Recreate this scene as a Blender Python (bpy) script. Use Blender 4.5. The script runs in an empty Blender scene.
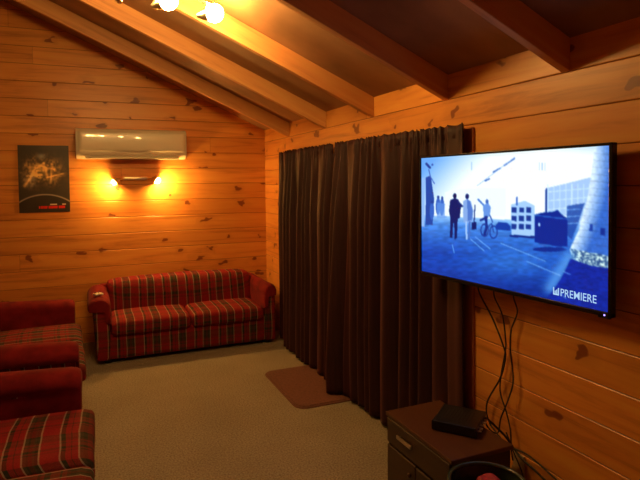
import bpy, bmesh, math, random
import numpy as np
from mathutils import Vector, Matrix, noise as mnoise

sc = bpy.context.scene
COL = sc.collection

# ------------------------------------------------------------------ camera
cam_d = bpy.data.cameras.new('camera')
cam = bpy.data.objects.new('camera', cam_d)
COL.objects.link(cam)
right = Vector((0.91966, -0.39257, -0.01057))
up = Vector((0.02299, 0.02696, 0.99937))
back = Vector((-0.39204, -0.91933, 0.03382))
cam.matrix_world = Matrix(((right.x, up.x, back.x, 0.0),
                           (right.y, up.y, back.y, 0.0),
                           (right.z, up.z, back.z, 1.65),
                           (0, 0, 0, 1)))
cam_d.sensor_fit = 'HORIZONTAL'
cam_d.sensor_width = 36.0
cam_d.lens = 36.0 * 545.64 / 640.0
cam_d.shift_y = -40.0 / 640.0
cam_d.clip_start = 0.02
sc.camera = cam

# ------------------------------------------------------------------ world, exposure
wd = bpy.data.worlds.new('world')
sc.world = wd
wd.use_nodes = True
wd.node_tree.nodes['Background'].inputs[0].default_value = (0.05, 0.03, 0.02, 1)
wd.node_tree.nodes['Background'].inputs[1].default_value = 0.2
sc.view_settings.view_transform = 'Standard'
sc.view_settings.look = 'None'
sc.view_settings.gamma = 1.0
sc.view_settings.use_curve_mapping = False
sc.view_settings.exposure = 0.0

LIGHT = (1.0, 0.50, 0.11)          # warm filament colour
SCONCE_W = 1200.0                    # emission strength of the wall-light bulbs
CEIL_W = 230.0                      # emission strength of the ceiling bulbs
SCREEN_W = 1.0

# room dimensions (metres)
D = 1.92          # right wall
L = 6.13          # back wall
XL = -4.4         # left wall
YR = -1.6         # wall behind the camera
TAN = 0.449
SLOPE = math.atan(TAN)
ZEAVE = 2.255     # underside of the ceiling lining at the right wall
XRIDGE = -1.24


# ------------------------------------------------------------------ helpers
def link(name, bm, mat=None, parent=None, smooth=False, loc=None, rot=None):
    me = bpy.data.meshes.new(name)
    bm.normal_update()
    bm.to_mesh(me)
    bm.free()
    o = bpy.data.objects.new(name, me)
    COL.objects.link(o)
    if mat is not None:
        for m_ in (mat if isinstance(mat, (list, tuple)) else [mat]):
            me.materials.append(m_)
    if smooth:
        for p in me.polygons:
            p.use_smooth = True
        try:
            me.set_sharp_from_angle(angle=math.radians(38))
        except Exception:
            pass
    if loc is not None:
        o.location = loc
    if rot is not None:
        o.rotation_euler = rot
    if parent is not None:
        o.parent = parent
    return o


def thing(name, label, cat, loc=(0, 0, 0), rotz=0.0, group=None):
    o = bpy.data.objects.new(name, None)
    o.empty_display_size = 0.1
    COL.objects.link(o)
    o.location = loc
    o.rotation_euler = (0, 0, rotz)
    o['label'] = label
    o['category'] = cat
    if group:
        o['group'] = group
    return o


def tag(o, label, cat, group=None):
    o['label'] = label
    o['category'] = cat
    if group:
        o['group'] = group
    return o


def struct(o, label=None, cat=None):
    o['kind'] = 'structure'
    if label:
        o['label'] = label
    if cat:
        o['category'] = cat
    return o


def add_box(bm, lo, hi, bevel=0.0, seg=2, M=None):
    r = bmesh.ops.create_cube(bm, size=1.0)
    vs = r['verts']
    c = [(a + b) / 2 for a, b in zip(lo, hi)]
    s = [abs(b - a) for a, b in zip(lo, hi)]
    for v in vs:
        v.co = Vector((v.co.x * s[0] + c[0], v.co.y * s[1] + c[1], v.co.z * s[2] + c[2]))
    if bevel > 0:
        es = list({e for v in vs for e in v.link_edges})
        rr = bmesh.ops.bevel(bm, geom=es, offset=bevel, segments=seg, profile=0.5, affect='EDGES')
        vs = list({v for f in rr['faces'] for v in f.verts} | {v for v in vs if v.is_valid})
    if M is not None:
        for v in vs:
            v.co = M @ v.co
    return vs


def add_tube(bm, pts, r, n=10, closed=False, cap=True):
    pts = [Vector(p) for p in pts]
    rad = r if isinstance(r, (list, tuple)) else [r] * len(pts)
    rings = []
    N = len(pts)
    prev = None
    for i, p in enumerate(pts):
        if closed:
            t = (pts[(i + 1) % N] - pts[i - 1]).normalized()
        else:
            t = (pts[min(i + 1, N - 1)] - pts[max(i - 1, 0)]).normalized()
        if prev is None:
            a = Vector((0, 0, 1)) if abs(t.z) < 0.9 else Vector((1, 0, 0))
            u = t.cross(a).normalized()
        else:
            u = (prev - t * prev.dot(t)).normalized()
        prev = u
        w = t.cross(u)
        rings.append([bm.verts.new(p + (u * math.cos(2 * math.pi * k / n) + w * math.sin(2 * math.pi * k / n)) * rad[i]) for k in range(n)])
    m = N if closed else N - 1
    for i in range(m):
        a, b = rings[i], rings[(i + 1) % N]
        for k in range(n):
            bm.faces.new((a[k], a[(k + 1) % n], b[(k + 1) % n], b[k]))
    if cap and not closed:
        bm.faces.new(rings[0][::-1])
        bm.faces.new(rings[-1])


def add_lathe(bm, prof, n=28, M=None, closed_profile=False):
    """prof: (r, z) points revolved round z."""
    rings = []
    for r, z in prof:
        if r < 1e-6:
            rings.append([bm.verts.new((0, 0, z))])
        else:
            rings.append([bm.verts.new((r * math.cos(2 * math.pi * k / n), r * math.sin(2 * math.pi * k / n), z)) for k in range(n)])
    for i in range(len(rings) - 1):
        a, b = rings[i], rings[i + 1]
        for k in range(n):
            k2 = (k + 1) % n
            if len(a) == 1 and len(b) == 1:
                continue
            if len(a) == 1:
                bm.faces.new((a[0], b[k2], b[k]))
            elif len(b) == 1:
                bm.faces.new((a[k], a[k2], b[0]))
            else:
                bm.faces.new((a[k], a[k2], b[k2], b[k]))
    if M is not None:
        for ring in rings:
            for v in ring:
                v.co = M @ v.co


def smoothpath(pts, k=8):
    """Catmull-Rom through points."""
    P = [Vector(p) for p in pts]
    P = [P[0] * 2 - P[1]] + P + [P[-1] * 2 - P[-2]]
    out = []
    for i in range(1, len(P) - 2):
        for j in range(k):
            t = j / k
            a, b, c, d = P[i - 1], P[i], P[i + 1], P[i + 2]
            out.append(0.5 * ((2 * b) + (c - a) * t + (2 * a - 5 * b + 4 * c - d) * t * t + (3 * b - a - 3 * c + d) * t ** 3))
    out.append(P[-2])
    return out


def prism(bm, prof, axis, a0, a1):
    """extrude a closed 2-D profile along an axis ('x': prof=(y,z); 'y': prof=(x,z))."""
    def mk(p, a):
        return (a, p[0], p[1]) if axis == 'x' else (p[0], a, p[1])
    A = [bm.verts.new(mk(p, a0)) for p in prof]
    B = [bm.verts.new(mk(p, a1)) for p in prof]
    n = len(prof)
    for i in range(n):
        j = (i + 1) % n
        bm.faces.new((A[i], A[j], B[j], B[i]))
    bm.faces.new(A[::-1])
    bm.faces.new(B)
    bmesh.ops.recalc_face_normals(bm, faces=bm.faces[:])


# ------------------------------------------------------------------ materials
class NT:
    def __init__(self, name):
        self.m = bpy.data.materials.new(name)
        self.m.use_nodes = True
        self.t = self.m.node_tree
        self.b = self.t.nodes['Principled BSDF']

    def n(self, typ, **kw):
        nd = self.t.nodes.new(typ)
        for k, v in kw.items():
            if k.startswith('i_'):
                nd.inputs[k[2:].replace('_', ' ')].default_value = v
            else:
                setattr(nd, k, v)
        return nd

    def l(self, a, b):
        self.t.links.new(a, b)

    def math(self, op, a, b=None, c=None):
        nd = self.t.nodes.new('ShaderNodeMath')
        nd.operation = op
        for i, v in enumerate((a, b, c)):
            if v is None:
                continue
            if isinstance(v, (int, float)):
                nd.inputs[i].default_value = v
            else:
                self.l(v, nd.inputs[i])
        return nd.outputs[0]

    def ramp(self, fac, stops, interp='LINEAR'):
        nd = self.t.nodes.new('ShaderNodeValToRGB')
        cr = nd.color_ramp
        cr.interpolation = interp
        while len(cr.elements) < len(stops):
            cr.elements.new(0.5)
        for e, (p, c) in zip(cr.elements, stops):
            e.position = p
            e.color = (c[0], c[1], c[2], 1) if len(c) == 3 else c
        self.l(fac, nd.inputs[0])
        return nd.outputs[0]

    def mix(self, fac, a, b, blend='MIX'):
        nd = self.t.nodes.new('ShaderNodeMix')
        nd.data_type = 'RGBA'
        nd.blend_type = blend
        for sock, v in ((nd.inputs[0], fac), (nd.inputs[6], a), (nd.inputs[7], b)):
            if isinstance(v, (int, float)):
                sock.default_value = v
            elif isinstance(v, tuple):
                sock.default_value = (v[0], v[1], v[2], 1)
            else:
                self.l(v, sock)
        return nd.outputs[2]

    def bump(self, h, strength=0.3, dist=0.01):
        nd = self.t.nodes.new('ShaderNodeBump')
        nd.inputs['Strength'].default_value = strength
        nd.inputs['Distance'].default_value = dist
        self.l(h, nd.inputs['Height'])
        self.l(nd.outputs[0], self.b.inputs['Normal'])


def plain(name, color, rough=0.5, metal=0.0, noise_amt=0.12, noise_scale=30.0, spec=0.5, bump=0.0, sheen=0.0, coat=0.0):
    N = NT(name)
    tc = N.n('ShaderNodeTexCoord')
    ns = N.n('ShaderNodeTexNoise')
    ns.inputs['Scale'].default_value = noise_scale
    ns.inputs['Detail'].default_value = 4
    N.l(tc.outputs['Object'], ns.inputs['Vector'])
    c0 = tuple(c * (1 - noise_amt) for c in color)
    c1 = tuple(min(1, c * (1 + noise_amt)) for c in color)
    N.l(N.ramp(ns.outputs[0], [(0.3, c0), (0.7, c1)]), N.b.inputs['Base Color'])
    N.b.inputs['Roughness'].default_value = rough
    N.b.inputs['Metallic'].default_value = metal
    N.b.inputs['Specular IOR Level'].default_value = spec
    N.b.inputs['Sheen Weight'].default_value = sheen
    N.b.inputs['Coat Weight'].default_value = coat
    if bump > 0:
        N.bump(ns.outputs[0], bump, 0.004)
    return N.m


def emit(name, color, strength):
    N = NT(name)
    N.b.inputs['Base Color'].default_value = (0, 0, 0, 1)
    N.b.inputs['Emission Color'].default_value = (*color, 1)
    N.b.inputs['Emission Strength'].default_value = strength
    return N.m


def wood(name, along, across, base, dark, pitch=0.0, z0=0.0, knots=1.0, seed=0.0, rough=0.38, joints=True, knot_thresh=0.5):
    """pine boards: `along` / `across` are object-space axes; pitch = board height"""
    N = NT(name)
    tc = N.n('ShaderNodeTexCoord')
    sp = N.n('ShaderNodeSeparateXYZ')
    N.l(tc.outputs['Object'], sp.inputs[0])
    a = sp.outputs[along]
    z = sp.outputs[across]
    third = sp.outputs[({'X', 'Y', 'Z'} - {along, across}).pop()]
    if pitch > 0:
        t = N.math('DIVIDE', N.math('SUBTRACT', z, z0), pitch)
        idx = N.math('FLOOR', t)
    else:
        idx = N.math('MULTIPLY', N.math('ADD', third, 0.0), 0.0)
    wn = N.n('ShaderNodeTexWhiteNoise', noise_dimensions='1D')
    N.l(N.math('ADD', idx, seed + 0.37), wn.inputs['W'])
    rnd = wn.outputs['Value']
    # boards are cut to length: a joint offset per row
    ja = N.math('DIVIDE', N.math('ADD', a, N.math('MULTIPLY', rnd, 9.0)), 4.6)
    jidx = N.math('FLOOR', ja)
    wn2 = N.n('ShaderNodeTexWhiteNoise', noise_dimensions='2D')
    cb0 = N.n('ShaderNodeCombineXYZ')
    N.l(idx, cb0.inputs[0]); N.l(jidx if joints and pitch > 0 else idx, cb0.inputs[1])
    N.l(cb0.outputs[0], wn2.inputs['Vector'])
    brd = wn2.outputs['Value']
    # grain
    cb = N.n('ShaderNodeCombineXYZ')
    N.l(N.math('MULTIPLY', N.math('ADD', a, N.math('MULTIPLY', brd, 20.0)), 1.1), cb.inputs[0])
    N.l(N.math('MULTIPLY', N.math('ADD', z, N.math('MULTIPLY', brd, 5.0)), 16.0), cb.inputs[1])
    N.l(N.math('MULTIPLY', third, 16.0), cb.inputs[2])
    g = N.n('ShaderNodeTexNoise')
    g.inputs['Scale'].default_value = 1.0
    g.inputs['Detail'].default_value = 5
    g.inputs['Roughness'].default_value = 0.6
    g.inputs['Distortion'].default_value = 0.6
    N.l(cb.outputs[0], g.inputs['Vector'])
    # knots
    cbk = N.n('ShaderNodeCombineXYZ')
    N.l(N.math('ADD', N.math('MULTIPLY', a, 3.0), N.math('MULTIPLY', brd, 31.0)), cbk.inputs[0])
    N.l(N.math('MULTIPLY', N.math('ADD', z, third) if pitch == 0 else z, 4.6), cbk.inputs[1])
    vo = N.n('ShaderNodeTexVoronoi', voronoi_dimensions='2D')
    vo.inputs['Scale'].default_value = 1.0
    wv = N.n('ShaderNodeTexNoise')
    wv.inputs['Scale'].default_value = 3.2
    wv.inputs['Detail'].default_value = 1
    N.l(cbk.outputs[0], wv.inputs['Vector'])
    add = N.n('ShaderNodeVectorMath', operation='MULTIPLY_ADD')
    N.l(wv.outputs['Color'], add.inputs[0])
    add.inputs[1].default_value = (0.55, 0.55, 0)
    N.l(cbk.outputs[0], add.inputs[2])
    N.l(add.outputs[0], vo.inputs['Vector'])
    sc_ = N.n('ShaderNodeSeparateXYZ')
    N.l(vo.outputs['Color'], sc_.inputs[0])
    on = N.math('GREATER_THAN', sc_.outputs[0], knot_thresh)
    size = N.math('ADD', N.math('MULTIPLY', sc_.outputs[1], 0.10), 0.06)
    kd = N.math('DIVIDE', vo.outputs['Distance'], size)
    core = N.math('MULTIPLY', on, N.ramp(kd, [(0.0, (1, 1, 1)), (0.75, (0.9, 0.9, 0.9)), (1.0, (0, 0, 0))]))
    halo = N.math('MULTIPLY', on, N.ramp(N.math('MULTIPLY', kd, 0.33), [(0.25, (1, 1, 1)), (1.0, (0, 0, 0))]))
    mid = tuple((b_ + d_) / 2 for b_, d_ in zip(base, dark))
    col = N.ramp(g.outputs[0], [(0.26, mid), (0.47, base), (0.72, (base[0] * 1.08, base[1] * 1.28, base[2] * 1.25))])
    # board to board tone
    tone = N.ramp(brd, [(0.0, (0.86, 0.80, 0.74)), (0.5, (0.96, 0.95, 0.93)), (1.0, (1.08, 1.10, 1.1))])
    col = N.mix(1.0, col, tone, 'MULTIPLY')
    col = N.mix(N.math('MULTIPLY', halo, 0.35 * knots), col, mid)
    col = N.mix(N.math('MULTIPLY', core, 0.85 * knots), col, dark)
    if pitch > 0:
        fr = N.math('FRACT', t)
        edge = N.math('MINIMUM', fr, N.math('SUBTRACT', 1.0, fr))
        line = N.math('LESS_THAN', edge, 0.012)
        if joints:
            jf = N.math('FRACT', ja)
            jl = N.math('MULTIPLY', N.math('LESS_THAN', jf, 0.0008), 0.6)
            line = N.math('MAXIMUM', line, jl)
        col = N.mix(N.math('MULTIPLY', line, 0.75), col, tuple(d_ * 0.5 for d_ in dark))
    N.l(col, N.b.inputs['Base Color'])
    N.b.inputs['Roughness'].default_value = rough
    N.b.inputs['Specular IOR Level'].default_value = 0.4
    N.bump(g.outputs[0], 0.12, 0.002)
    return N.m


PINE = (0.72, 0.285, 0.058)
PINE_D = (0.16, 0.026, 0.010)
M = {}
PB, ZB = 0.172, 0.094      # board height, first joint: back wall
PR, ZR = 0.1638, 0.1469    # right wall
M['wall_back'] = wood('pine_lining_back', 'X', 'Z', PINE, PINE_D, PB, ZB, seed=3)
M['wall_right'] = wood('pine_lining_right', 'Y', 'Z', PINE, PINE_D, PR, ZR, seed=11)
M['rafter'] = wood('pine_rafter', 'X', 'Z', (0.58, 0.25, 0.085), PINE_D, 0, seed=5, rough=0.5, knot_thresh=0.8)
M['lining'] = plain('ceiling_board', (0.33, 0.16, 0.07), 0.6, noise_amt=0.25, noise_scale=3)
M['trim'] = wood('stained_door_trim', 'Z', 'Y', (0.50, 0.17, 0.06), PINE_D, 0, seed=7, rough=0.4)
M['dark_wood'] = wood('dark_cabinet_wood', 'Y', 'X', (0.09, 0.034, 0.014), (0.04, 0.016, 0.008), 0, seed=9, knots=0.1, rough=0.35)
M['dark_front'] = wood('dark_cabinet_front', 'Y', 'Z', (0.05, 0.026, 0.013), (0.025, 0.01, 0.006), 0, seed=2, knots=0.1, rough=0.4)
M['black'] = plain('black_plastic', (0.012, 0.012, 0.013), 0.35)
M['bezel'] = plain('tv_bezel_black', (0.012, 0.012, 0.016), 0.22)
M['cable'] = plain('black_cable', (0.018, 0.013, 0.012), 0.5)
M['metal'] = plain('brushed_metal', (0.62, 0.58, 0.5), 0.28, metal=1.0, noise_amt=0.05)
M['brass'] = plain('satin_fitting_metal', (0.75, 0.62, 0.42), 0.3, metal=1.0, noise_amt=0.05)
M['cream'] = plain('cream_gloss_plastic', (0.86, 0.80, 0.64), 0.30, noise_amt=0.01, noise_scale=4, coat=0.6)
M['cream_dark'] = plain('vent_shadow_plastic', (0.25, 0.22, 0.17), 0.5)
M['velvet'] = plain('red_velvet', (0.17, 0.008, 0.010), 0.85, noise_amt=0.3, noise_scale=9, spec=0.15, sheen=0.03, bump=0.25)
M['white_plastic'] = plain('pale_plastic', (0.75, 0.68, 0.55), 0.4)
M['outlet'] = plain('outlet_plastic', (0.55, 0.45, 0.28), 0.4)
M['mat'] = plain('brown_door_mat', (0.16, 0.065, 0.052), 0.9, noise_amt=0.2, noise_scale=60, bump=0.5)
M['green'] = plain('dark_green_enamel', (0.035, 0.055, 0.03), 0.25)
M['red'] = plain('red_cloth', (0.35, 0.02, 0.03), 0.7)
M['glass'] = plain('night_glass', (0.01, 0.01, 0.012), 0.05)
M['bulb_wall'] = emit('wall_bulb_glow', LIGHT, SCONCE_W)
M['bulb_ceiling'] = emit('ceiling_bulb_glow', (1.0, 0.58, 0.17), CEIL_W)
M['led'] = emit('blue_standby_led', (0.35, 0.25, 1.0), 3.0)


def carpet_mat():
    N = NT('beige_carpet')
    tc = N.n('ShaderNodeTexCoord')
    a = N.n('ShaderNodeTexNoise'); a.inputs['Scale'].default_value = 95; a.inputs['Detail'].default_value = 3
    b = N.n('ShaderNodeTexNoise'); b.inputs['Scale'].default_value = 2.0; b.inputs['Detail'].default_value = 4
    v = N.n('ShaderNodeTexVoronoi'); v.inputs['Scale'].default_value = 70
    for q in (a, b, v):
        N.l(tc.outputs['Object'], q.inputs['Vector'])
    c1 = N.ramp(a.outputs[0], [(0.3, (0.195, 0.165, 0.122)), (0.5, (0.305, 0.275, 0.215)), (0.7, (0.395, 0.36, 0.29))])
    c2 = N.ramp(b.outputs[0], [(0.3, (0.85, 0.84, 0.82)), (0.7, (1, 1, 1))])
    N.l(N.mix(1.0, c1, c2, 'MULTIPLY'), N.b.inputs['Base Color'])
    N.b.inputs['Roughness'].default_value = 0.95
    N.b.inputs['Specular IOR Level'].default_value = 0.1
    N.bump(v.outputs[0], 0.6, 0.006)
    return N.m


M['carpet'] = carpet_mat()


def tartan(name, mode):
    """woven red / green check. mode picks which object axes carry warp and weft"""
    N = NT(name)
    tc = N.n('ShaderNodeTexCoord')
    sp = N.n('ShaderNodeSeparateXYZ')
    N.l(tc.outputs['Object'], sp.inputs[0])
    x, y, z = sp.outputs
    yz = N.math('SUBTRACT', z, y)
    if mode == 'front':
        u, v = x, yz
    elif mode == 'turned':
        u, v = yz, x
    else:
        u, v = N.math('ADD', x, y), z
    wob = N.n('ShaderNodeTexNoise'); wob.inputs['Scale'].default_value = 5
    N.l(tc.outputs['Object'], wob.inputs['Vector'])
    w = N.math('MULTIPLY', N.math('SUBTRACT', wob.outputs[0], 0.5), 0.014)
    R_ = (0.25, 0.013, 0.018); Dk = (0.022, 0.026, 0.014); Gn = (0.050, 0.042, 0.024); Wt = (0.36, 0.30, 0.22); Br = (0.085, 0.018, 0.014)
    st = [(0.0, Wt), (0.03, Gn), (0.09, Dk), (0.13, Br), (0.20, Gn), (0.24, Dk), (0.30, Wt), (0.33, R_), (0.66, Wt), (0.69, Dk), (0.77, R_), (0.87, Br), (0.89, R_)]
    fu = N.math('FRACT', N.math('DIVIDE', N.math('ADD', N.math('ADD', u, w), 10.0), 0.235))
    fv = N.math('FRACT', N.math('DIVIDE', N.math('ADD', N.math('ADD', v, w), 10.03), 0.27))
    cu = N.ramp(fu, st, 'CONSTANT')
    st2 = [(0.0, Br), (0.05, Dk), (0.13, Gn), (0.24, Dk), (0.30, R_), (0.60, Br), (0.64, R_), (0.69, Dk), (0.77, R_), (0.9, Gn), (0.93, R_)]
    cv = N.ramp(fv, st2, 'CONSTANT')
    col = N.mix(0.38, cu, cv)
    fz = N.n('ShaderNodeTexNoise'); fz.inputs['Scale'].default_value = 160
    N.l(tc.outputs['Object'], fz.inputs['Vector'])
    col = N.mix(1.0, col, N.ramp(fz.outputs[0], [(0.3, (0.75, 0.75, 0.75)), (0.7, (1.1, 1.1, 1.1))]), 'MULTIPLY')
    N.l(col, N.b.inputs['Base Color'])
    N.b.inputs['Roughness'].default_value = 0.85
    N.b.inputs['Specular IOR Level'].default_value = 0.15
    N.bump(fz.outputs[0], 0.3, 0.003)
    return N.m


M['tartan'] = tartan('tartan_front', 'front')
M['tartan_turned'] = tartan('tartan_turned', 'turned')
M['tartan_side'] = tartan('tartan_side', 'side')


def velvet_curtain():
    N = NT('dark_brown_curtain_cloth')
    tc = N.n('ShaderNodeTexCoord')
    mp = N.n('ShaderNodeMapping'); mp.inputs['Scale'].default_value = (60, 60, 3)
    N.l(tc.outputs['Object'], mp.inputs['Vector'])
    ns = N.n('ShaderNodeTexNoise'); ns.inputs['Scale'].default_value = 1.0; ns.inputs['Detail'].default_value = 3
    N.l(mp.outputs[0], ns.inputs['Vector'])
    N.l(N.ramp(ns.outputs[0], [(0.3, (0.018, 0.0048, 0.0062)), (0.7, (0.034, 0.0085, 0.011))]), N.b.inputs['Base Color'])
    N.b.inputs['Roughness'].default_value = 0.62
    N.b.inputs['Sheen Weight'].default_value = 0.2
    N.b.inputs['Specular IOR Level'].default_value = 0.3
    N.b.inputs['Sheen Tint'].default_value = (0.6, 0.16, 0.18, 1)
    return N.m


M['curtain'] = velvet_curtain()


def attr_mat(name, emission=0.0, rough=0.3):
    N = NT(name)
    at = N.n('ShaderNodeAttribute'); at.attribute_name = 'picture'
    if emission > 0:
        N.b.inputs['Base Color'].default_value = (0.01, 0.01, 0.012, 1)
        N.l(at.outputs['Color'], N.b.inputs['Emission Color'])
        N.b.inputs['Emission Strength'].default_value = emission
    else:
        N.l(at.outputs['Color'], N.b.inputs['Base Color'])
    N.b.inputs['Roughness'].default_value = rough
    return N.m


# ------------------------------------------------------------------ room shell
def boards_profile(z0, pitch, ztop, thick, g=0.004, w=0.005):
    """closed (offset, z) profile of stacked V-jointed boards; offset 0 = face, +thick = back"""
    pts = [(0, 0)]
    k = 0
    z = z0
    while z < ztop - w:
        if z > w:
            pts += [(0, z - w), (g, z), (0, z + w)]
        z += pitch
    pts += [(0, ztop), (thick, ztop), (thick, 0)]
    return pts


def roof_z(x):
    return ZEAVE + TAN * (D - x) if x > XRIDGE else ZEAVE + TAN * (D - XRIDGE) - TAN * (XRIDGE - x)


def crop_under_roof(bm, extra=0.03):
    for (px, sgn) in ((D, 1), (None, -1)):
        if sgn == 1:
            co = Vector((D, 0, ZEAVE + extra)); no = Vector((TAN, 0, 1)).normalized()
        else:
            co = Vector((XRIDGE, 0, roof_z(XRIDGE) + extra)); no = Vector((-TAN, 0, 1)).normalized()
        geom = bm.verts[:] + bm.edges[:] + bm.faces[:]
        r = bmesh.ops.bisect_plane(bm, geom=geom, plane_co=co, plane_no=no, clear_outer=True)
        es = [e for e in r['geom_cut'] if isinstance(e, bmesh.types.BMEdge)]
        bmesh.ops.edgeloop_fill(bm, edges=es) if es else None


TOPZ = roof_z(XRIDGE) + 0.1
bm = bmesh.new()
prism(bm, [(L + o, z) for o, z in boards_profile(ZB, PB, TOPZ, 0.1)], 'x', XL, D)
crop_under_roof(bm)
struct(link('wall_back', bm, M['wall_back']), 'end wall lined with horizontal knotty pine boards', 'wall')
bm = bmesh.new()
prism(bm, [(D + o, z) for o, z in boards_profile(ZR, PR, ZEAVE + 0.02, 0.1)], 'y', YR, L)
struct(link('wall_right', bm, M['wall_right']), 'side wall of knotty pine boards behind curtain and television', 'wall')
bm = bmesh.new()
zl = roof_z(XL)
prism(bm, [(XL - o, z) for o, z in boards_profile(ZR, PR, zl + 0.02, 0.1)], 'y', YR, L)
struct(link('wall_left', bm, M['wall_right']))
bm = bmesh.new()
prism(bm, [(YR - o, z) for o, z in boards_profile(ZB, PB, TOPZ, 0.1)], 'x', XL, D)
crop_under_roof(bm)
struct(link('wall_front', bm, M['wall_back']))

bm = bmesh.new()
add_box(bm, (XL - 0.1, YR - 0.1, -0.1), (D + 0.1, L + 0.1, 0.0))
struct(link('floor', bm, M['carpet']), 'speckled beige carpeted floor', 'floor')

# sloping lining board with rafters under it
bm = bmesh.new()
zr = roof_z(XRIDGE)
prism(bm, [(D + 0.1, ZEAVE - 0.1 * TAN), (XRIDGE, zr), (XL - 0.1, zl - 0.1 * TAN), (XL - 0.1, zl - 0.1 * TAN + 0.06), (XRIDGE, zr + 0.06), (D + 0.1, ZEAVE - 0.1 * TAN + 0.06)],
      'y', YR - 0.1, L + 0.1)
ceil = struct(link('ceiling', bm, M['lining']), 'sloping board ceiling with exposed pine rafters', 'ceiling')
RAFT_Y = [5.31, 4.37, 3.51, 2.63, 1.77, 0.90, 0.02, -0.86]
ln = (D - XRIDGE) / math.cos(SLOPE)
dep = 0.131
for i, y in enumerate(RAFT_Y):
    for side in (0, 1):
        bm = bmesh.new()
        # local x runs down the slope from the ridge
        sx = ln if side == 0 else (XRIDGE - XL) / math.cos(SLOPE)
        add_box(bm, (0, -0.023, -dep), (sx, 0.023, 0.0), 0.003, 1)
        for v in bm.verts:            # plumb cut at the wall and at the ridge
            t_ = math.tan(SLOPE)
            v.co.x -= v.co.z * t_
        if side == 0:
            o = link('rafter', bm, M['rafter'], ceil, loc=(XRIDGE, y, zr), rot=(0, SLOPE, 0))
        else:
            o = link('rafter', bm, M['rafter'], ceil, loc=(XRIDGE, y, zr), rot=(0, SLOPE, math.pi))

# door hidden behind the curtain, and its trim board showing beside it
bm = bmesh.new()
add_box(bm, (D - 0.012, 2.375, 0.0), (D, 2.47, 1.93), 0.002, 1)
struct(link('trim_1', bm, M['trim']), 'dark stained upright trim board beside the curtain', 'trim')
bm = bmesh.new()
add_box(bm, (D - 0.02, 2.47, 0.02), (D - 0.001, 5.2, 1.86), 0.002, 1)
door = struct(link('door_1', bm, M['glass']), 'dark glass sliding door behind the curtain', 'door')
bm = bmesh.new()
for (y0, y1, z0_, z1_) in ((2.47, 2.53, 0.02, 1.86), (3.8, 3.87, 0.02, 1.86), (5.14, 5.2, 0.02, 1.86), (2.47, 5.2, 0.0, 0.06), (2.47, 5.2, 1.82, 1.88)):
    add_box(bm, (D - 0.035, y0, z0_), (D - 0.02, y1, z1_), 0.002, 1)
link('door_frame', bm, M['metal'], door)


# ------------------------------------------------------------------ sofas
def cushion_bm(lo, hi, nx=14, ny=12, nz=5, puff=0.018, rnd=0.045, seed=0, crown=(0, 0, 1)):
    """soft rounded block: a subdivided box with rounded edges and a slight belly"""
    bm = bmesh.new()
    bmesh.ops.create_cube(bm, size=2.0)
    bmesh.ops.subdivide_edges(bm, edges=bm.edges[:], cuts=max(nx, ny, nz), use_grid_fill=True)
    h = [(b - a) / 2 for a, b in zip(lo, hi)]
    c = [(b + a) / 2 for a, b in zip(lo, hi)]
    for v in bm.verts:
        q = Vector((v.co.x * h[0], v.co.y * h[1], v.co.z * h[2]))
        # rounded box projection
        inner = Vector([max(-(h[i] - rnd), min(h[i] - rnd, q[i])) for i in range(3)])
        d = q - inner
        if d.length > 1e-6:
            d = d.normalized() * rnd
        p = inner + d
        fx = 1 - (p.x / h[0]) ** 2; fy = 1 - (p.y / h[1]) ** 2; fz = 1 - (p.z / h[2]) ** 2
        if crown[2]:
            p.z += puff * crown[2] * max(0, fx) ** .6 * max(0, fy) ** .6 * (1 if p.z > 0 else -0.2)
        if crown[1]:
            p.y -= puff * crown[1] * max(0, fx) ** .6 * max(0, fz) ** .6 * (1 if p.y < 0 else 0)
        nn = mnoise.noise(Vector((p.x * 5 + seed, p.y * 5, p.z * 5 + seed))) * 0.006
        p += (p.normalized() if p.length > 0 else p) * nn
        v.co = p + Vector(c)
    return bm


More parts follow.
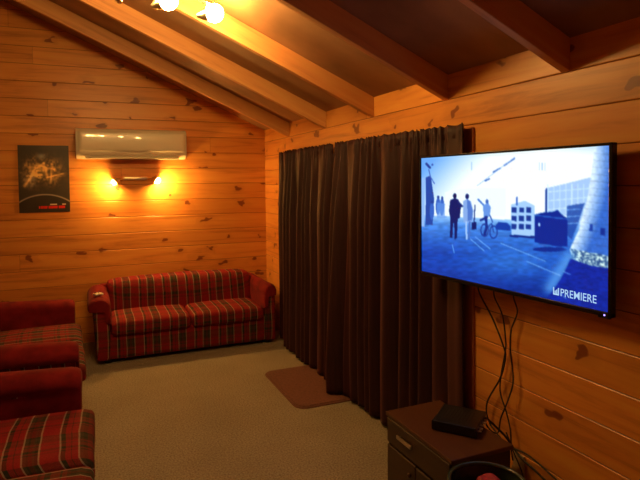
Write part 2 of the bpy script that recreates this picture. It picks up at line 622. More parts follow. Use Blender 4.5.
def make_sofa(label, loc, rotz, length=1.70, depth=0.80, droop=0.0, turned_first=False, group=None, seed=0, inset=0.0, overhang=(0.03, 0.03)):
    """local frame: length on x, front edge at y=-depth/2 ... back at +depth/2"""
    t = thing('two_seat_sofa', label, 'sofa', loc, rotz, group)
    hl, hd = length / 2, depth / 2
    aw = 0.125
    # plaid base under the cushions
    bm = cushion_bm((-hl + aw - .01, -hd + 0.03 + inset, 0.035), (hl - aw + .01, hd - 0.12, 0.30), rnd=0.02, puff=0.0, seed=seed)
    link('base', bm, M['tartan'], t, smooth=True)
    # feet
    for sx in (-1, 1):
        for sy in (-1, 1):
            bm = bmesh.new()
            add_box(bm, (sx * (hl - 0.1) - 0.03, sy * (hd - 0.1) - 0.03, 0.0), (sx * (hl - 0.1) + 0.03, sy * (hd - 0.1) + 0.03, 0.05), 0.004, 1)
            link('foot', bm, M['black'], t)
    # two seat cushions with a rounded drooping front
    for k, sx in enumerate((-1, 1)):
        x0, x1 = (-hl + aw, -0.002) if sx < 0 else (0.002, hl - aw)
        bm = cushion_bm((x0, -hd - 0.005, 0.25), (x1, hd - 0.20, 0.385), rnd=0.045, puff=0.022, seed=seed + k * 3)
        mt = M['tartan_turned'] if (turned_first and k == 1) else M['tartan']
        link('seat_cushion', bm, mt, t, smooth=True)
    # back: one long cambered cushion leaning back
    bm = cushion_bm((-hl + aw - .005, hd - 0.31, 0.30), (hl - aw + .005, hd - 0.06, 0.665), rnd=0.05, puff=0.03, crown=(0, 1, 0), seed=seed + 7)
    for v in bm.verts:
        v.co.y += (v.co.z - 0.4) * 0.24
        v.co.z += 0.022 * (1 - (v.co.x / hl) ** 2) * max(0, (v.co.z - 0.35) / 0.32)
    link('backrest', bm, M['tartan'], t, smooth=True)
    bm = cushion_bm((-hl + 0.05, hd - 0.06, 0.035), (hl - 0.05, hd + 0.04, 0.62), rnd=0.03, puff=0.0, seed=seed)
    link('rear_panel', bm, M['velvet'], t, smooth=True)
    # arms: plaid panel below, padded red roll on top and down the inner side
    for sx in (-1, 1):
        xo = sx * hl
        xi = sx * (hl - aw)
        lo, hi = sorted((xo - sx * 0.005, xi))
        bm = cushion_bm((lo, -hd + 0.012 + inset, 0.035), (hi, hd - 0.02, 0.54), rnd=0.025, puff=0.0, seed=seed + 1)
        for v in bm.verts:
            if (v.co.x - (lo + hi) / 2) * sx > 0:
                v.co.x += sx * (overhang[0] if sx < 0 else overhang[1]) * 1.2 * max(0, v.co.z) / 0.54
        arm = link('arm', bm, M['tartan_side'], t, smooth=True)
        bm = bmesh.new()
        # roll profile in x-z, swept along y, rounded at the front
        prof = []
        oh = overhang[0] if sx < 0 else overhang[1]
        cx_ = (xo + xi) / 2 + sx * oh
        rx, rz, zc = 0.070 + oh, 0.085, 0.53
        for a in range(-25, 206, 15):
            prof.append((cx_ + sx * rx * math.cos(math.radians(a)), zc + rz * math.sin(math.radians(a))))
        # inner flap down to the seat
        prof += [(xi - sx * 0.012, 0.46), (xi - sx * 0.008, 0.36), (xi + sx * 0.02, 0.36), (xi + sx * 0.03, 0.48), (xo - sx * 0.03, 0.49)]
        ctr = Vector((cx_, 0, 0.50))
        fr = -hd + inset
        ys = [(fr - 0.008, 0.72), (fr - 0.002, 0.86), (fr + 0.015, 0.95), (fr + 0.045, 1.0)] + [(fr + 0.045 + (hd - fr - 0.09) * j / 14, 1.0) for j in range(1, 15)] + [(hd + 0.0, 0.93), (hd + 0.02, 0.75)]
        rings = []
        for yy, s in ys:
            ring = []
            for (px_, pz_) in prof:
                wv = 1 + 0.035 * mnoise.noise(Vector((px_ * 6, yy * 5 + seed, pz_ * 6)))
                ring.append(bm.verts.new((ctr.x + (px_ - ctr.x) * s * wv, yy, ctr.z + (pz_ - ctr.z) * s * wv - droop * max(0, (hd * 0.4 - yy)) / (hd * 1.4))))
            rings.append(ring)
        n = len(prof)
        for i in range(len(rings) - 1):
            for k in range(n):
                bm.faces.new((rings[i][k], rings[i][(k + 1) % n], rings[i + 1][(k + 1) % n], rings[i + 1][k]))
        bm.faces.new(rings[0]); bm.faces.new(rings[-1][::-1])
        bmesh.ops.recalc_face_normals(bm, faces=bm.faces[:])
        link('arm_pad', bm, M['velvet'], arm, smooth=True)
    return t


make_sofa('red tartan two-seat sofa along the pine end wall, under the air conditioner', (0.90, 5.675, 0), 0.0, length=1.71, seed=0, overhang=(0.03, 0.0), group='red tartan sofas')
make_sofa('red tartan two-seat sofa at the left edge, between the near sofa and the end wall', (-0.535, 4.76, 0), math.radians(92), length=1.56, depth=0.95, seed=13, inset=0.05, droop=0.03, group='red tartan sofas')
make_sofa('red tartan two-seat sofa in the lower left corner, nearest the camera', (-0.485, 2.68, 0), math.radians(89), length=1.60, depth=0.96, droop=0.03, turned_first=True, seed=29, inset=0.07, group='red tartan sofas')

# small pale controller lying on the sofa arm
t = thing('handset', 'small pale handset lying on the left arm of the sofa by the end wall', 'remote control', (0.065, 5.42, 0.622), math.radians(25))
bm = bmesh.new()
add_box(bm, (-0.035, -0.03, 0.0), (0.035, 0.03, 0.022), 0.010, 3)
for sx in (-1, 1):
    add_box(bm, (sx * 0.026 - 0.012, -0.05, 0.0), (sx * 0.026 + 0.012, -0.015, 0.02), 0.008, 3)
link('shell', bm, M['white_plastic'], t, smooth=True)
for sx in (-1, 1):
    bm = bmesh.new()
    bmesh.ops.create_cone(bm, segments=16, radius1=0.009, radius2=0.008, depth=0.008, cap_ends=True, matrix=Matrix.Translation((sx * 0.018, 0.006, 0.025)))
    link('button', bm, M['black'], t)

# ------------------------------------------------------------------ curtains
def curtain(label, ya, yb, seed, flare, nf):
    """ya (far) to yb (near), hanging in front of the right wall"""
    random.seed(seed)
    t = thing('curtain', label, 'curtain', (D - 0.1, (ya + yb) / 2, 0.0), group='dark curtains over the sliding door')
    ox, oy = D - 0.1, (ya + yb) / 2
    cols, rows = 420, 46
    ztop, zbot = 1.955, 0.022
    ph, p = [], 0.0
    for i in range(cols + 1):
        s = i / cols
        p += (1 + 0.55 * math.sin(s * 17 + seed) + 0.35 * math.sin(s * 41 + seed * 2)) * nf / cols
        ph.append(p)
    bm = bmesh.new()
    grid = []
    push = [0.0] * (cols + 1)
    for j in range(rows + 1):
        f = (j / rows)
        z = ztop + (zbot - ztop) * f
        row = []
        for i in range(cols + 1):
            s = i / cols
            y = ya + (yb - ya) * s
            w = math.sin(2 * math.pi * ph[i])
            w = w * 0.8 + 0.2 * abs(w) * w
            w2 = math.sin(2 * math.pi * ph[i] * 2.1 + 1.3)
            tight = 1 - 0.55 * max(0, min(1, (y - 5.05) / 0.2)) - 0.62 * max(0, min(1, (3.2 - y) / 0.55))
            amp = 0.010 + 0.056 * tight * min(1, f * 3.2) ** 0.8
            big = mnoise.noise(Vector((ph[i] * 0.33, seed, 0.0)))
            x = -amp * w * (0.75 + 0.5 * big) - 0.006 * w2 * (1 - min(1, f * 4))
            x -= flare(y) * min(1, f * 1.1)
            x += 0.055 * (1 - tight) + (0.018 * max(0, min(1, (3.2 - y) / 0.55)))
            if j == 0:
                push[i] = x
            # gathers of the heading tape
            if f < 0.055:
                x += 0.004 * math.sin(2 * math.pi * ph[i] * 5)
            zz = z + (0.006 * math.sin(2 * math.pi * ph[i] * 2.5) if j == 0 else 0)
            dy = 0.02 * math.sin(2 * math.pi * ph[i] + 1.0) * f + 0.035 * mnoise.noise(Vector((y * 1.5, f * 2.0, seed))) * f
            row.append(bm.verts.new((x, y - oy + dy, zz)))
        grid.append(row)
    for j in range(rows):
        for i in range(cols):
            bm.faces.new((grid[j][i], grid[j][i + 1], grid[j + 1][i + 1], grid[j + 1][i]))
    o = link('cloth', bm, M['curtain'], t, smooth=True)
    o.data.set_sharp_from_angle(angle=math.pi)
    md = o.modifiers.new('thick', 'SOLIDIFY'); md.thickness = 0.003; md.offset = 0
    # heading tape
    bm = bmesh.new()
    prev = None
    for i in range(0, cols + 1, 1):
        s = i / cols
        y = ya + (yb - ya) * s
        x = push[i] + 0.006
        a = bm.verts.new((x, y - oy, ztop - 0.005)); b = bm.verts.new((x, y - oy, ztop - 0.075))
        if prev:
            bm.faces.new((prev[0], a, b, prev[1]))
        prev = (a, b)
    o = link('heading_tape', bm, M['curtain'], t, smooth=True)
    md = o.modifiers.new('thick', 'SOLIDIFY'); md.thickness = 0.004
    return t


curtain('dark brown full length curtain, the half nearer the sofa and the corner', 5.40, 4.03, 3, lambda y: 0.035 * math.exp(-((y - 4.75) / 0.35) ** 2), 11)
curtain('dark brown full length curtain, the half that runs behind the television', 3.94, 2.405, 8, lambda y: 0.115 * math.exp(-((y - 3.80) / 0.13) ** 2) + 0.0, 12)
# rail they hang from
t = thing('curtain_rail', 'slim curtain rail on the pine wall above the dark curtains', 'curtain rail', (D - 0.012, 3.89, 1.93))
bm = bmesh.new(); add_box(bm, (-0.004, -1.43, -0.012), (0.004, 1.48, 0.012), 0.002, 1)
link('rail', bm, M['trim'], t)
for yy in (-1.40, -0.5, 0.5, 1.45):
    bm = bmesh.new(); add_box(bm, (0.004, yy - 0.012, -0.01), (0.012, yy + 0.012, 0.01), 0.002, 1)
    link('bracket', bm, M['metal'], t)

# ------------------------------------------------------------------ door mat
def rounded_slab(x0, y0, x1, y1, r, z0, z1, be=0.003):
    bm = bmesh.new()
    pts = []
    for cx_, cy_, a0 in ((x1 - r, y1 - r, 0), (x0 + r, y1 - r, 90), (x0 + r, y0 + r, 180), (x1 - r, y0 + r, 270)):
        for k in range(7):
            a = math.radians(a0 + 15 * k)
            pts.append((cx_ + r * math.cos(a), cy_ + r * math.sin(a)))
    lev = [(z0, 0), (z1 - be, 0), (z1, be)]
    rings = []
    cxm, cym = (x0 + x1) / 2, (y0 + y1) / 2
    for z, ins in lev:
        ring = []
        for (x, y) in pts:
            d = Vector((x - cxm, y - cym)).normalized() * ins
            ring.append(bm.verts.new((x - d.x, y - d.y, z)))
        rings.append(ring)
    n = len(pts)
    for i in range(2):
        for k in range(n):
            bm.faces.new((rings[i][k], rings[i][(k + 1) % n], rings[i + 1][(k + 1) % n], rings[i + 1][k]))
    bm.faces.new(rings[-1]); bm.faces.new(rings[0][::-1])
    bmesh.ops.recalc_face_normals(bm, faces=bm.faces[:])
    return bm


t = thing('door_mat', 'reddish brown mat with rounded corners on the carpet in front of the curtain', 'mat', (1.62, 4.07, 0.0))
link('edging', rounded_slab(-0.26, -0.43, 0.28, 0.43, 0.09, 0.0, 0.008), M['mat'], t)
link('pile', rounded_slab(-0.24, -0.41, 0.26, 0.41, 0.075, 0.006, 0.014, 0.004), M['mat'], t, smooth=False)

# ------------------------------------------------------------------ air conditioner
t = thing('air_conditioner', 'long cream wall-mounted air conditioner above the twin wall light', 'air conditioner', (0.45, L, 1.905))
bm = bmesh.new()
prof = [(0.0, 0.0), (-0.10, 0.0), (-0.165, 0.028), (-0.185, 0.06), (-0.185, 0.27), (-0.165, 0.295), (-0.12, 0.308), (0.0, 0.308)]
prism(bm, prof, 'x', -0.545, 0.54)
es = [e for e in bm.edges if abs(e.verts[0].co.x - e.verts[1].co.x) < 1e-6]
bmesh.ops.bevel(bm, geom=es, offset=0.008, segments=2, profile=0.5, affect='EDGES')
body = link('body', bm, M['cream'], t, smooth=True)
bm = bmesh.new()
# gently bowed front panel
nx, nz = 24, 8
g = []
for j in range(nz + 1):
    row = []
    for i in range(nx + 1):
        u, v = i / nx * 2 - 1, j / nz * 2 - 1
        row.append(bm.verts.new((u * 0.525, -0.188 - 0.007 * (1 - v * v) - 0.002 * (1 - u * u), 0.175 + v * 0.105)))
    g.append(row)
for j in range(nz):
    for i in range(nx):
        bm.faces.new((g[j][i], g[j][i + 1], g[j + 1][i + 1], g[j + 1][i]))
fp = link('front_panel', bm, M['cream'], t, smooth=True)
md = fp.modifiers.new('thick', 'SOLIDIFY'); md.thickness = 0.004; md.offset = -1
bm = bmesh.new()
add_box(bm, (-0.46, -0.006, -0.022), (0.46, 0.006, 0.022), 0.004, 2)
link('louvre', bm, M['cream'], t, smooth=True, loc=(0, -0.150, 0.014), rot=(math.radians(-62), 0, 0))
bm = bmesh.new()
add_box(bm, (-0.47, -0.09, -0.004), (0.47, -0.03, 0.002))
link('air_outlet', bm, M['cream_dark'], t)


# ------------------------------------------------------------------ lamps
def orient(d):
    """matrix taking +z to direction d"""
    return Vector(d).normalized().to_track_quat('Z', 'Y').to_matrix().to_4x4()


def spot_head(root, pos, d, bulb_mat, r=0.030, cup_len=0.075, cup_r=0.034, stem_from=None, protrude=0.35, metal='brass'):
    Mx = Matrix.Translation(pos) @ orient(d)
    bm = bmesh.new()
    z0 = -protrude * r
    prof = [(0.0, z0 - cup_len), (0.012, z0 - cup_len), (0.020, z0 - cup_len * 0.85), (cup_r * 0.85, z0 - cup_len * 0.4), (cup_r, z0), (cup_r - 0.003, z0),
            (cup_r * 0.85 - 0.003, z0 - cup_len * 0.38), (0.014, z0 - cup_len * 0.7), (0.0, z0 - cup_len * 0.72)]
    add_lathe(bm, prof, 28, Mx)
    bmesh.ops.recalc_face_normals(bm, faces=bm.faces[:])
    sh = link('lamp_shade', bm, M[metal], root, smooth=True)
    bm = bmesh.new()
    prof = [(0.0, -r * 1.5), (r * 0.45, -r * 1.45), (r * 0.62, -r * 0.9)] + [(r * math.cos(math.radians(a)), r * math.sin(math.radians(a))) for a in range(-40, 90, 12)] + [(0.0, r)]
    add_lathe(bm, prof, 24, Mx)
    bmesh.ops.recalc_face_normals(bm, faces=bm.faces[:])
    link('bulb', bm, bulb_mat, sh, smooth=True)
    if stem_from is not None:
        bm = bmesh.new()
        e = Mx @ Vector((0, 0, z0 - cup_len * 0.8))
        s = Vector(stem_from)
        m_ = (s + e) / 2 + Vector((0, -0.006, 0.0))
        add_tube(bm, smoothpath([s, m_, e], 5), 0.006, 8)
        link('lamp_arm', bm, M[metal], root, smooth=True)


t = thing('wall_light', 'brass twin-spot wall light glowing on the end wall under the air conditioner', 'wall light', (0.475, L, 1.70))
bm = bmesh.new()
add_box(bm, (-0.125, -0.026, -0.018), (0.125, 0.0, 0.022), 0.008, 3)
link('mounting_bar', bm, M['brass'], t, smooth=True)
for sx, dz in ((-1, -0.035), (1, -0.02)):
    spot_head(t, Vector((sx * 0.213, -0.095, dz)), (sx * 0.80, -0.22 if sx < 0 else -0.42, -0.62), M['bulb_wall'], r=0.026 if sx < 0 else 0.032, cup_len=0.06, cup_r=0.036 if sx < 0 else 0.041,
              stem_from=(sx * 0.105, -0.020, 0.0), protrude=-0.1)

t = thing('ceiling_light', 'four-spot ceiling light bar between the rafters, bulbs glaring yellow', 'ceiling light', (0.36, 3.20, 2.82))
bm = bmesh.new()
add_box(bm, (-0.40, -0.03, -0.012), (0.40, 0.03, 0.012), 0.005, 2)
bar = link('mounting_bar', bm, M['brass'], t, smooth=True, rot=(0, SLOPE * 0.9, 0))
bm = bmesh.new()
add_tube(bm, [(0, 0, 0.0), (0, 0, roof_z(0.36) - 2.82)], 0.02, 14)
link('stem', bm, M['brass'], t, smooth=True)
for bx, dd in ((0.345, (0.80, -0.42, 0.10)), (0.085, (0.70, -0.55, 0.20)), (-0.19, (-0.15, 0.35, 0.92)), (-0.34, (-0.3, 0.25, 0.92))):
    px_ = bx
    pz_ = -0.125 - bx * 0.16
    spot_head(t, Vector((px_, 0, pz_)), dd, M['bulb_ceiling'], r=0.055, cup_len=0.085, cup_r=0.045, stem_from=(bx, 0, -bx * 0.42), protrude=0.35)


# ------------------------------------------------------------------ pictures (flat: poster, television screen)
def poly_mask(X, Y, pts):
    inside = np.zeros(X.shape, bool)
    n = len(pts)
    j = n - 1
    for i in range(n):
        xi, yi = pts[i]; xj, yj = pts[j]
        if yi != yj:
            c = ((yi > Y) != (yj > Y)) & (X < (xj - xi) * (Y - yi) / (yj - yi) + xi)
            inside ^= c
        j = i
    return inside


def seg_dist(X, Y, a, b):
    ax, ay = a; bx, by = b
    dx, dy = bx - ax, by - ay
    t_ = np.clip(((X - ax) * dx + (Y - ay) * dy) / (dx * dx + dy * dy + 1e-9), 0, 1)
    return np.hypot(X - ax - t_ * dx, Y - ay - t_ * dy)


def vnoise(X, Y, seed=0):
    xi = np.floor(X).astype(int); yi = np.floor(Y).astype(int)
    fx = X - xi; fy = Y - yi
    fx = fx * fx * (3 - 2 * fx); fy = fy * fy * (3 - 2 * fy)

    def h(a, b):
        v = np.sin(a * 127.1 + b * 311.7 + seed * 74.7) * 43758.5453
        return v - np.floor(v)
    return (h(xi, yi) * (1 - fx) + h(xi + 1, yi) * fx) * (1 - fy) + (h(xi, yi + 1) * (1 - fx) + h(xi + 1, yi + 1) * fx) * fy


def lin(c):
    c = np.asarray(c, float) / 255.0
    return np.where(c <= 0.04045, c / 12.92, ((c + 0.055) / 1.055) ** 2.4)


def picture_mesh(name, w, h, cols, mat, parent, **kw):
    """flat grid in the local x-z plane facing -y; cols[row, col] = linear RGB, row 0 at the top"""
    nr, nc = cols.shape[:2]
    xs = np.linspace(-w / 2, w / 2, nc); zs = np.linspace(h / 2, -h / 2, nr)
    XX, ZZ = np.meshgrid(xs, zs)
    co = np.stack([XX, np.zeros_like(XX), ZZ], -1).reshape(-1, 3)
    i = np.arange(nr * nc).reshape(nr, nc)
    f = np.stack([i[:-1, :-1], i[1:, :-1], i[1:, 1:], i[:-1, 1:]], -1).reshape(-1, 4)
    me = bpy.data.meshes.new(name)
    me.from_pydata(co.tolist(), [], f.tolist())
    ca = me.color_attributes.new('picture', 'FLOAT_COLOR', 'POINT')
    rgba = np.ones((nr * nc, 4), np.float32); rgba[:, :3] = cols.reshape(-1, 3)
    ca.data.foreach_set('color', rgba.ravel())
    me.materials.append(mat)
    o = bpy.data.objects.new(name, me); COL.objects.link(o)
    o.parent = parent
    for k, v in kw.items():
        setattr(o, k, v)
    return o


# poster: a glowing cluster above a planet's rim, plain generic stand-in
PW, PH = 0.458, 0.672
t = thing('poster', 'dark space poster with golden cluster and red lettering, left of the air conditioner', 'poster', (-0.393, L - 0.001, 1.705))
bm = bmesh.new(); add_box(bm, (-PW / 2, -0.003, -PH / 2), (PW / 2, 0.0, PH / 2))
link('paper', bm, plain('poster_paper', (0.05, 0.04, 0.035), 0.5), t)
nr, nc = 230, 158
V, U = np.meshgrid(np.linspace(0, 1, nr), np.linspace(0, 1, nc), indexing='ij')
img = np.ones((nr, nc, 3)) * lin((56, 49, 45))
img *= (1.0 + 0.25 * vnoise(U * 6, V * 8, 1))[..., None]
core = np.exp(-(((U - 0.45) / 0.30) ** 2 + ((V - 0.38) / 0.15) ** 2) * 1.1)
den = core * (0.1 + 1.2 * np.abs(vnoise(U * 11 + V * 9, V * 13 - U * 5, 3) - 0.35) * 1.8 * vnoise(U * 31, V * 37, 4) * 2)
den2 = np.exp(-(((U - 0.22) / 0.10) ** 2 + ((V - 0.52) / 0.09) ** 2)) * vnoise(U * 30, V * 33, 6)
for (a_, b_, w_) in (((0.28, 0.38), (0.5, 0.26), 0.02), ((0.5, 0.26), (0.56, 0.5), 0.024), ((0.55, 0.48), (0.88, 0.42), 0.018), ((0.3, 0.4), (0.12, 0.6), 0.03), ((0.4, 0.3), (0.72, 0.36), 0.02), ((0.66, 0.28), (0.62, 0.56), 0.02), ((0.16, 0.46), (0.45, 0.44), 0.02)):
    den += 0.75 * np.exp(-(seg_dist(U, V * 1.47, (a_[0], a_[1] * 1.47), (b_[0], b_[1] * 1.47)) / w_) ** 2) * (0.3 + vnoise(U * 26, V * 30, 9))
img += np.clip(den, 0, 1.2)[..., None] * lin((245, 190, 110)) * 1.0
img += den2[..., None] * lin((200, 180, 160)) * 0.7
img += np.exp(-(((U - 0.45) / 0.07) ** 2 + ((V - 0.16) / 0.035) ** 2))[..., None] * lin((150, 160, 160)) * 0.5
rr = np.hypot(U - 0.5, (V - 1.32) * 1.47)
R0 = 0.86
img += np.exp(-((rr - R0) / 0.014) ** 2)[..., None] * lin((190, 175, 160)) * 0.6
inside_planet = rr < R0 - 0.015
img[inside_planet] *= 0.7
bar_ = (V > 0.905) & (V < 0.945) & (U > 0.38) & (U < 0.90)
img[bar_ & (vnoise(U * 34, V * 3, 5) > 0.22)] = lin((205, 35, 20))
bar2 = (V > 0.874) & (V < 0.895) & (U > 0.60) & (U < 0.92)
img[bar2 & (vnoise(U * 48, V * 3, 8) > 0.35)] = lin((210, 190, 170))
picture_mesh('print', PW - 0.004, PH - 0.004, np.clip(img, 0, 1), attr_mat('poster_print', 0, 0.35), t, location=(0, -0.0038, 0))

# ------------------------------------------------------------------ television
pn = Vector((1.838, 1.474, 0)); pf = Vector((1.750, 2.655, 0))     # near and far bottom edges of the front face
TW, TH = (pf - pn).length, 0.676
mid = (pn + pf) / 2
d = (pf - pn).normalized()
# local +x = picture's right = towards the near edge
rz = math.atan2(-d.y, -d.x)
t = thing('television', 'large flat television showing a blue street scene, on the pine wall beside the curtain', 'television', (mid.x, mid.y, 1.112), rz)
bz = 0.012
bm = bmesh.new()
for lo_, hi_ in (((-TW / 2, 0, 0), (-TW / 2 + bz, 0.03, TH)), ((TW / 2 - bz - 0.004, 0, 0), (TW / 2, 0.03, TH)),
                 ((-TW / 2, 0, TH - bz), (TW / 2, 0.03, TH)), ((-TW / 2, 0, 0), (TW / 2, 0.03, 0.020))):
    add_box(bm, lo_, hi_, 0.003, 2)
link('bezel', bm, M['bezel'], t)
bm = bmesh.new()
add_box(bm, (-TW / 2 + 0.006, 0.012, 0.006), (TW / 2 - 0.006, 0.034, TH - 0.006), 0.004, 2)
add_box(bm, (-0.12, 0.03, 0.05), (0.42, 0.050, 0.45), 0.010, 2)
link('rear_housing', bm, M['black'], t)
SWd, SHt = TW - 2 * bz - 0.004, TH - bz - 0.020
scx, scz = -0.002, 0.020 + SHt / 2

# picture on the screen, drawn in flat-picture coordinates
src = np.array([(419.3, 158.5), (609.4, 144.0), (608.1, 312.3), (422.3, 272.0)])
dst = np.array([(0, 0), (1, 0), (1, 1), (0, 1)], float)
Am, bv = [], []
for (u_, v_), (x_, y_) in zip(dst, src):
    Am.append([u_, v_, 1, 0, 0, 0, -u_ * x_, -v_ * x_]); bv.append(x_)
    Am.append([0, 0, 0, u_, v_, 1, -u_ * y_, -v_ * y_]); bv.append(y_)
hh = np.append(np.linalg.solve(np.array(Am), np.array(bv)), 1).reshape(3, 3)
nr, nc = 210, 350
V, U = np.meshgrid(np.linspace(0, 1, nr), np.linspace(0, 1, nc), indexing='ij')
w_ = hh[2, 0] * U + hh[2, 1] * V + 1
X = (hh[0, 0] * U + hh[0, 1] * V + hh[0, 2]) / w_
Y = (hh[1, 0] * U + hh[1, 1] * V + hh[1, 2]) / w_


def lerp(a, b, k):
    k = np.clip(k, 0, 1)[..., None]
    return a * (1 - k) + b * k


C = lambda *c: np.array(c, float)
# far wall of light and pale ceiling
img = lerp(np.ones((nr, nc, 3)) * C(120, 172, 236), np.ones((nr, nc, 3)) * C(240, 249, 255), (X - 424) / 55 + (Y - 168) / 60)
img = lerp(img, np.ones_like(img) * C(190, 215, 250), (150 + (X - 609) * -0.02 + 6 - Y) / 10)
img = lerp(img, np.ones_like(img) * C(244, 251, 255), np.exp(-(((X - 505) / 48) ** 2 + ((Y - 192) / 26) ** 2)) * 1.3)
img = lerp(img, np.ones_like(img) * C(250, 253, 255), np.exp(-(((X - 550) / 55) ** 2 + ((Y - 172) / 30) ** 2)) * 1.2)
# floor
hor = 217 + (X - 440) * 0.05
fl = Y > hor
fcol = lerp(np.ones_like(img) * C(110, 165, 232), np.ones_like(img) * C(28, 78, 170), (Y - hor) / 38)
fcol = lerp(fcol, np.ones_like(img) * C(16, 46, 128), (Y - 262) / 45)
fcol = lerp(fcol, np.ones_like(img) * C(70, 128, 205), 0.8 * np.exp(-(((X - 515) / 45) ** 2 + ((Y - 262) / 17) ** 2)))
fcol = fcol * (0.88 + 0.24 * vnoise(X / 5, Y / 1.6, 2))[..., None]
img[fl] = fcol[fl]
img[fl & (Y < hor + 8)] = lerp(img, np.ones_like(img) * C(200, 226, 255), 0.6 - (Y - hor) / 14)[fl & (Y < hor + 8)]


def paint(mask, col, k=1.0):
    img[mask] = img[mask] * (1 - k) + C(*col) * k


def line(pts, wd, col, k=1.0):
    for a, b in zip(pts[:-1], pts[1:]):
        paint(seg_dist(X, Y, a, b) < wd, col, k)


def ell(cx_, cy_, rx, ry):
    return ((X - cx_) / rx) ** 2 + ((Y - cy_) / ry) ** 2 < 1


# left edge: pale doorway, dark posts and small bystanders
paint(poly_mask(X, Y, [(424, 178), (429, 176), (433, 200), (432, 226), (425, 226)]), (48, 84, 160))
paint(poly_mask(X, Y, [(420, 178), (423, 178), (424, 228), (421, 228)]), (160, 190, 240))
for hx, hy in ((437, 207), (431, 212), (441, 208)):
    paint(ell(hx, hy, 2.3, 9), (70, 110, 190)); paint(ell(hx, hy - 9, 1.2, 1.6), (40, 70, 140))
paint(poly_mask(X, Y, [(436, 203), (446, 205), (446, 219), (436, 219)]), (120, 160, 225), 0.7)
line([(424.5, 164), (428, 168)], 1.1, (40, 66, 140)); paint(ell(430.5, 165, 1.1, 1.2), (70, 100, 180))
line([(427, 170), (429, 178), (433, 184)], 0.45, (70, 100, 180))
# white street light between the posts and the walkers
paint(poly_mask(X, Y, [(444, 193), (451, 190), (480, 188), (505, 188), (505, 217), (444, 217)]), (236, 247, 255))
# lamps under the ceiling
for a, b in (((484, 181), (488, 179)), ((492, 172), (499, 168)), ((503, 165), (513, 158))):
    line([a, b], 0.75, (70, 110, 180))
line([(476, 186), (513, 157)], 0.3, (150, 185, 235))
for px_ in (470, 538, 541, 544):
    line([(px_, 162), (px_, 170)], 0.4, (170, 200, 245))
# walker in a dark suit
paint(poly_mask(X, Y, [(449, 201), (453, 199), (457, 200), (460, 207), (459, 219), (457, 220), (456.5, 239), (454, 241), (453.5, 224), (452.5, 224), (452, 239), (449.5, 239), (449.5, 219), (448, 212)]), (22, 36, 96))
paint(ell(453.6, 196.6, 1.9, 2.7), (18, 28, 78))
line([(457, 203), (461, 207)], 1.1, (26, 42, 104))
# walker in a pale coat
paint(poly_mask(X, Y, [(462, 202), (466, 199.5), (470, 202), (472.5, 212), (472, 222), (469.5, 223.5), (463, 223.5), (462, 213)]), (150, 176, 224))
paint(poly_mask(X, Y, [(466, 200), (469, 202), (472, 212), (471, 221), (467, 222)]), (98, 130, 198))
line([(465.5, 223), (466.2, 240)], 0.9, (176, 200, 240)); line([(469, 223), (468.6, 239)], 0.9, (90, 122, 190))
paint(ell(466, 197, 1.9, 2.6), (26, 40, 96))
paint(poly_mask(X, Y, [(471, 223), (475.5, 223), (476, 230), (471, 231)]), (20, 38, 100))
line([(474, 206), (473.4, 223)], 0.5, (26, 44, 110))
# cyclist with a raised arm
line([(477, 200), (483, 206)], 0.9, (90, 130, 200))
paint(poly_mask(X, Y, [(482, 206), (487, 203), (490, 208), (489, 217), (483, 219)]), (120, 156, 220))
paint(ell(486, 202, 1.6, 2.2), (80, 112, 180))
line([(485, 218), (486, 228), (484, 235)], 1.3, (24, 52, 130)); line([(480, 221), (486, 218)], 1.2, (28, 56, 136))
for cx_, cy_ in ((484, 231), (493, 233)):
    rr = np.hypot((X - cx_) / 0.62, Y - cy_)
    paint(np.abs(rr - 6) < 0.75, (36, 66, 146))
line([(485, 230), (491, 224), (493, 233)], 0.45, (36, 66, 146)); line([(489, 216), (492, 223)], 0.6, (60, 96, 170))
# shaded parked car
paint(poly_mask(X, Y, [(495, 226), (498, 222.5), (506, 223), (510, 227), (510, 231.5), (495, 230.5)]), (28, 72, 160))
# crates
paint(poly_mask(X, Y, [(510, 205), (524, 201), (534, 206), (534, 237), (511, 236)]), (176, 206, 244))
for yy in (210, 218.5, 227):
    for xx in (513, 520.5, 527.5):
        paint(poly_mask(X, Y, [(xx - 2.2, yy - 2.4), (xx + 2.6, yy - 2.2), (xx + 2.6, yy + 3.2), (xx - 2.2, yy + 2.8)]), (34, 66, 142))
line([(510, 236.5), (536, 238)], 1.1, (20, 50, 126)); line([(516, 198), (516, 205)], 0.9, (70, 110, 190))
# building front with panes
paint(poly_mask(X, Y, [(545, 188), (566, 183), (592, 176), (586, 206), (574, 236), (566, 238), (566, 216), (545, 212)]), (120, 162, 224), 0.55)
for xx in range(547, 592, 6):
    line([(xx, 184), (xx, 214)], 0.55, (210, 232, 255))
for yy in (192, 201, 210):
    line([(546, yy), (588, yy - 4)], 0.5, (205, 228, 255))
paint(poly_mask(X, Y, [(566, 206), (584, 203), (578, 222), (571, 240), (567, 236)]), (36, 76, 156), 0.8)
for yy in (210, 217, 224):
    line([(566, yy), (579, yy - 1)], 0.5, (130, 170, 225))
# dark bin and its post
line([(545.5, 189), (545.5, 214)], 0.9, (30, 62, 140))
paint(poly_mask(X, Y, [(534, 215), (541, 213), (552, 212), (557, 210), (560, 214), (567, 219), (567, 247), (558, 247), (534, 243)]), (16, 50, 140))
line([(534, 215.5), (567, 219.5)], 0.6, (60, 110, 190)); paint(ell(538.5, 225, 0.8, 2), (190, 215, 250))
paint(ell(549, 250, 17, 2.4), (18, 52, 136))
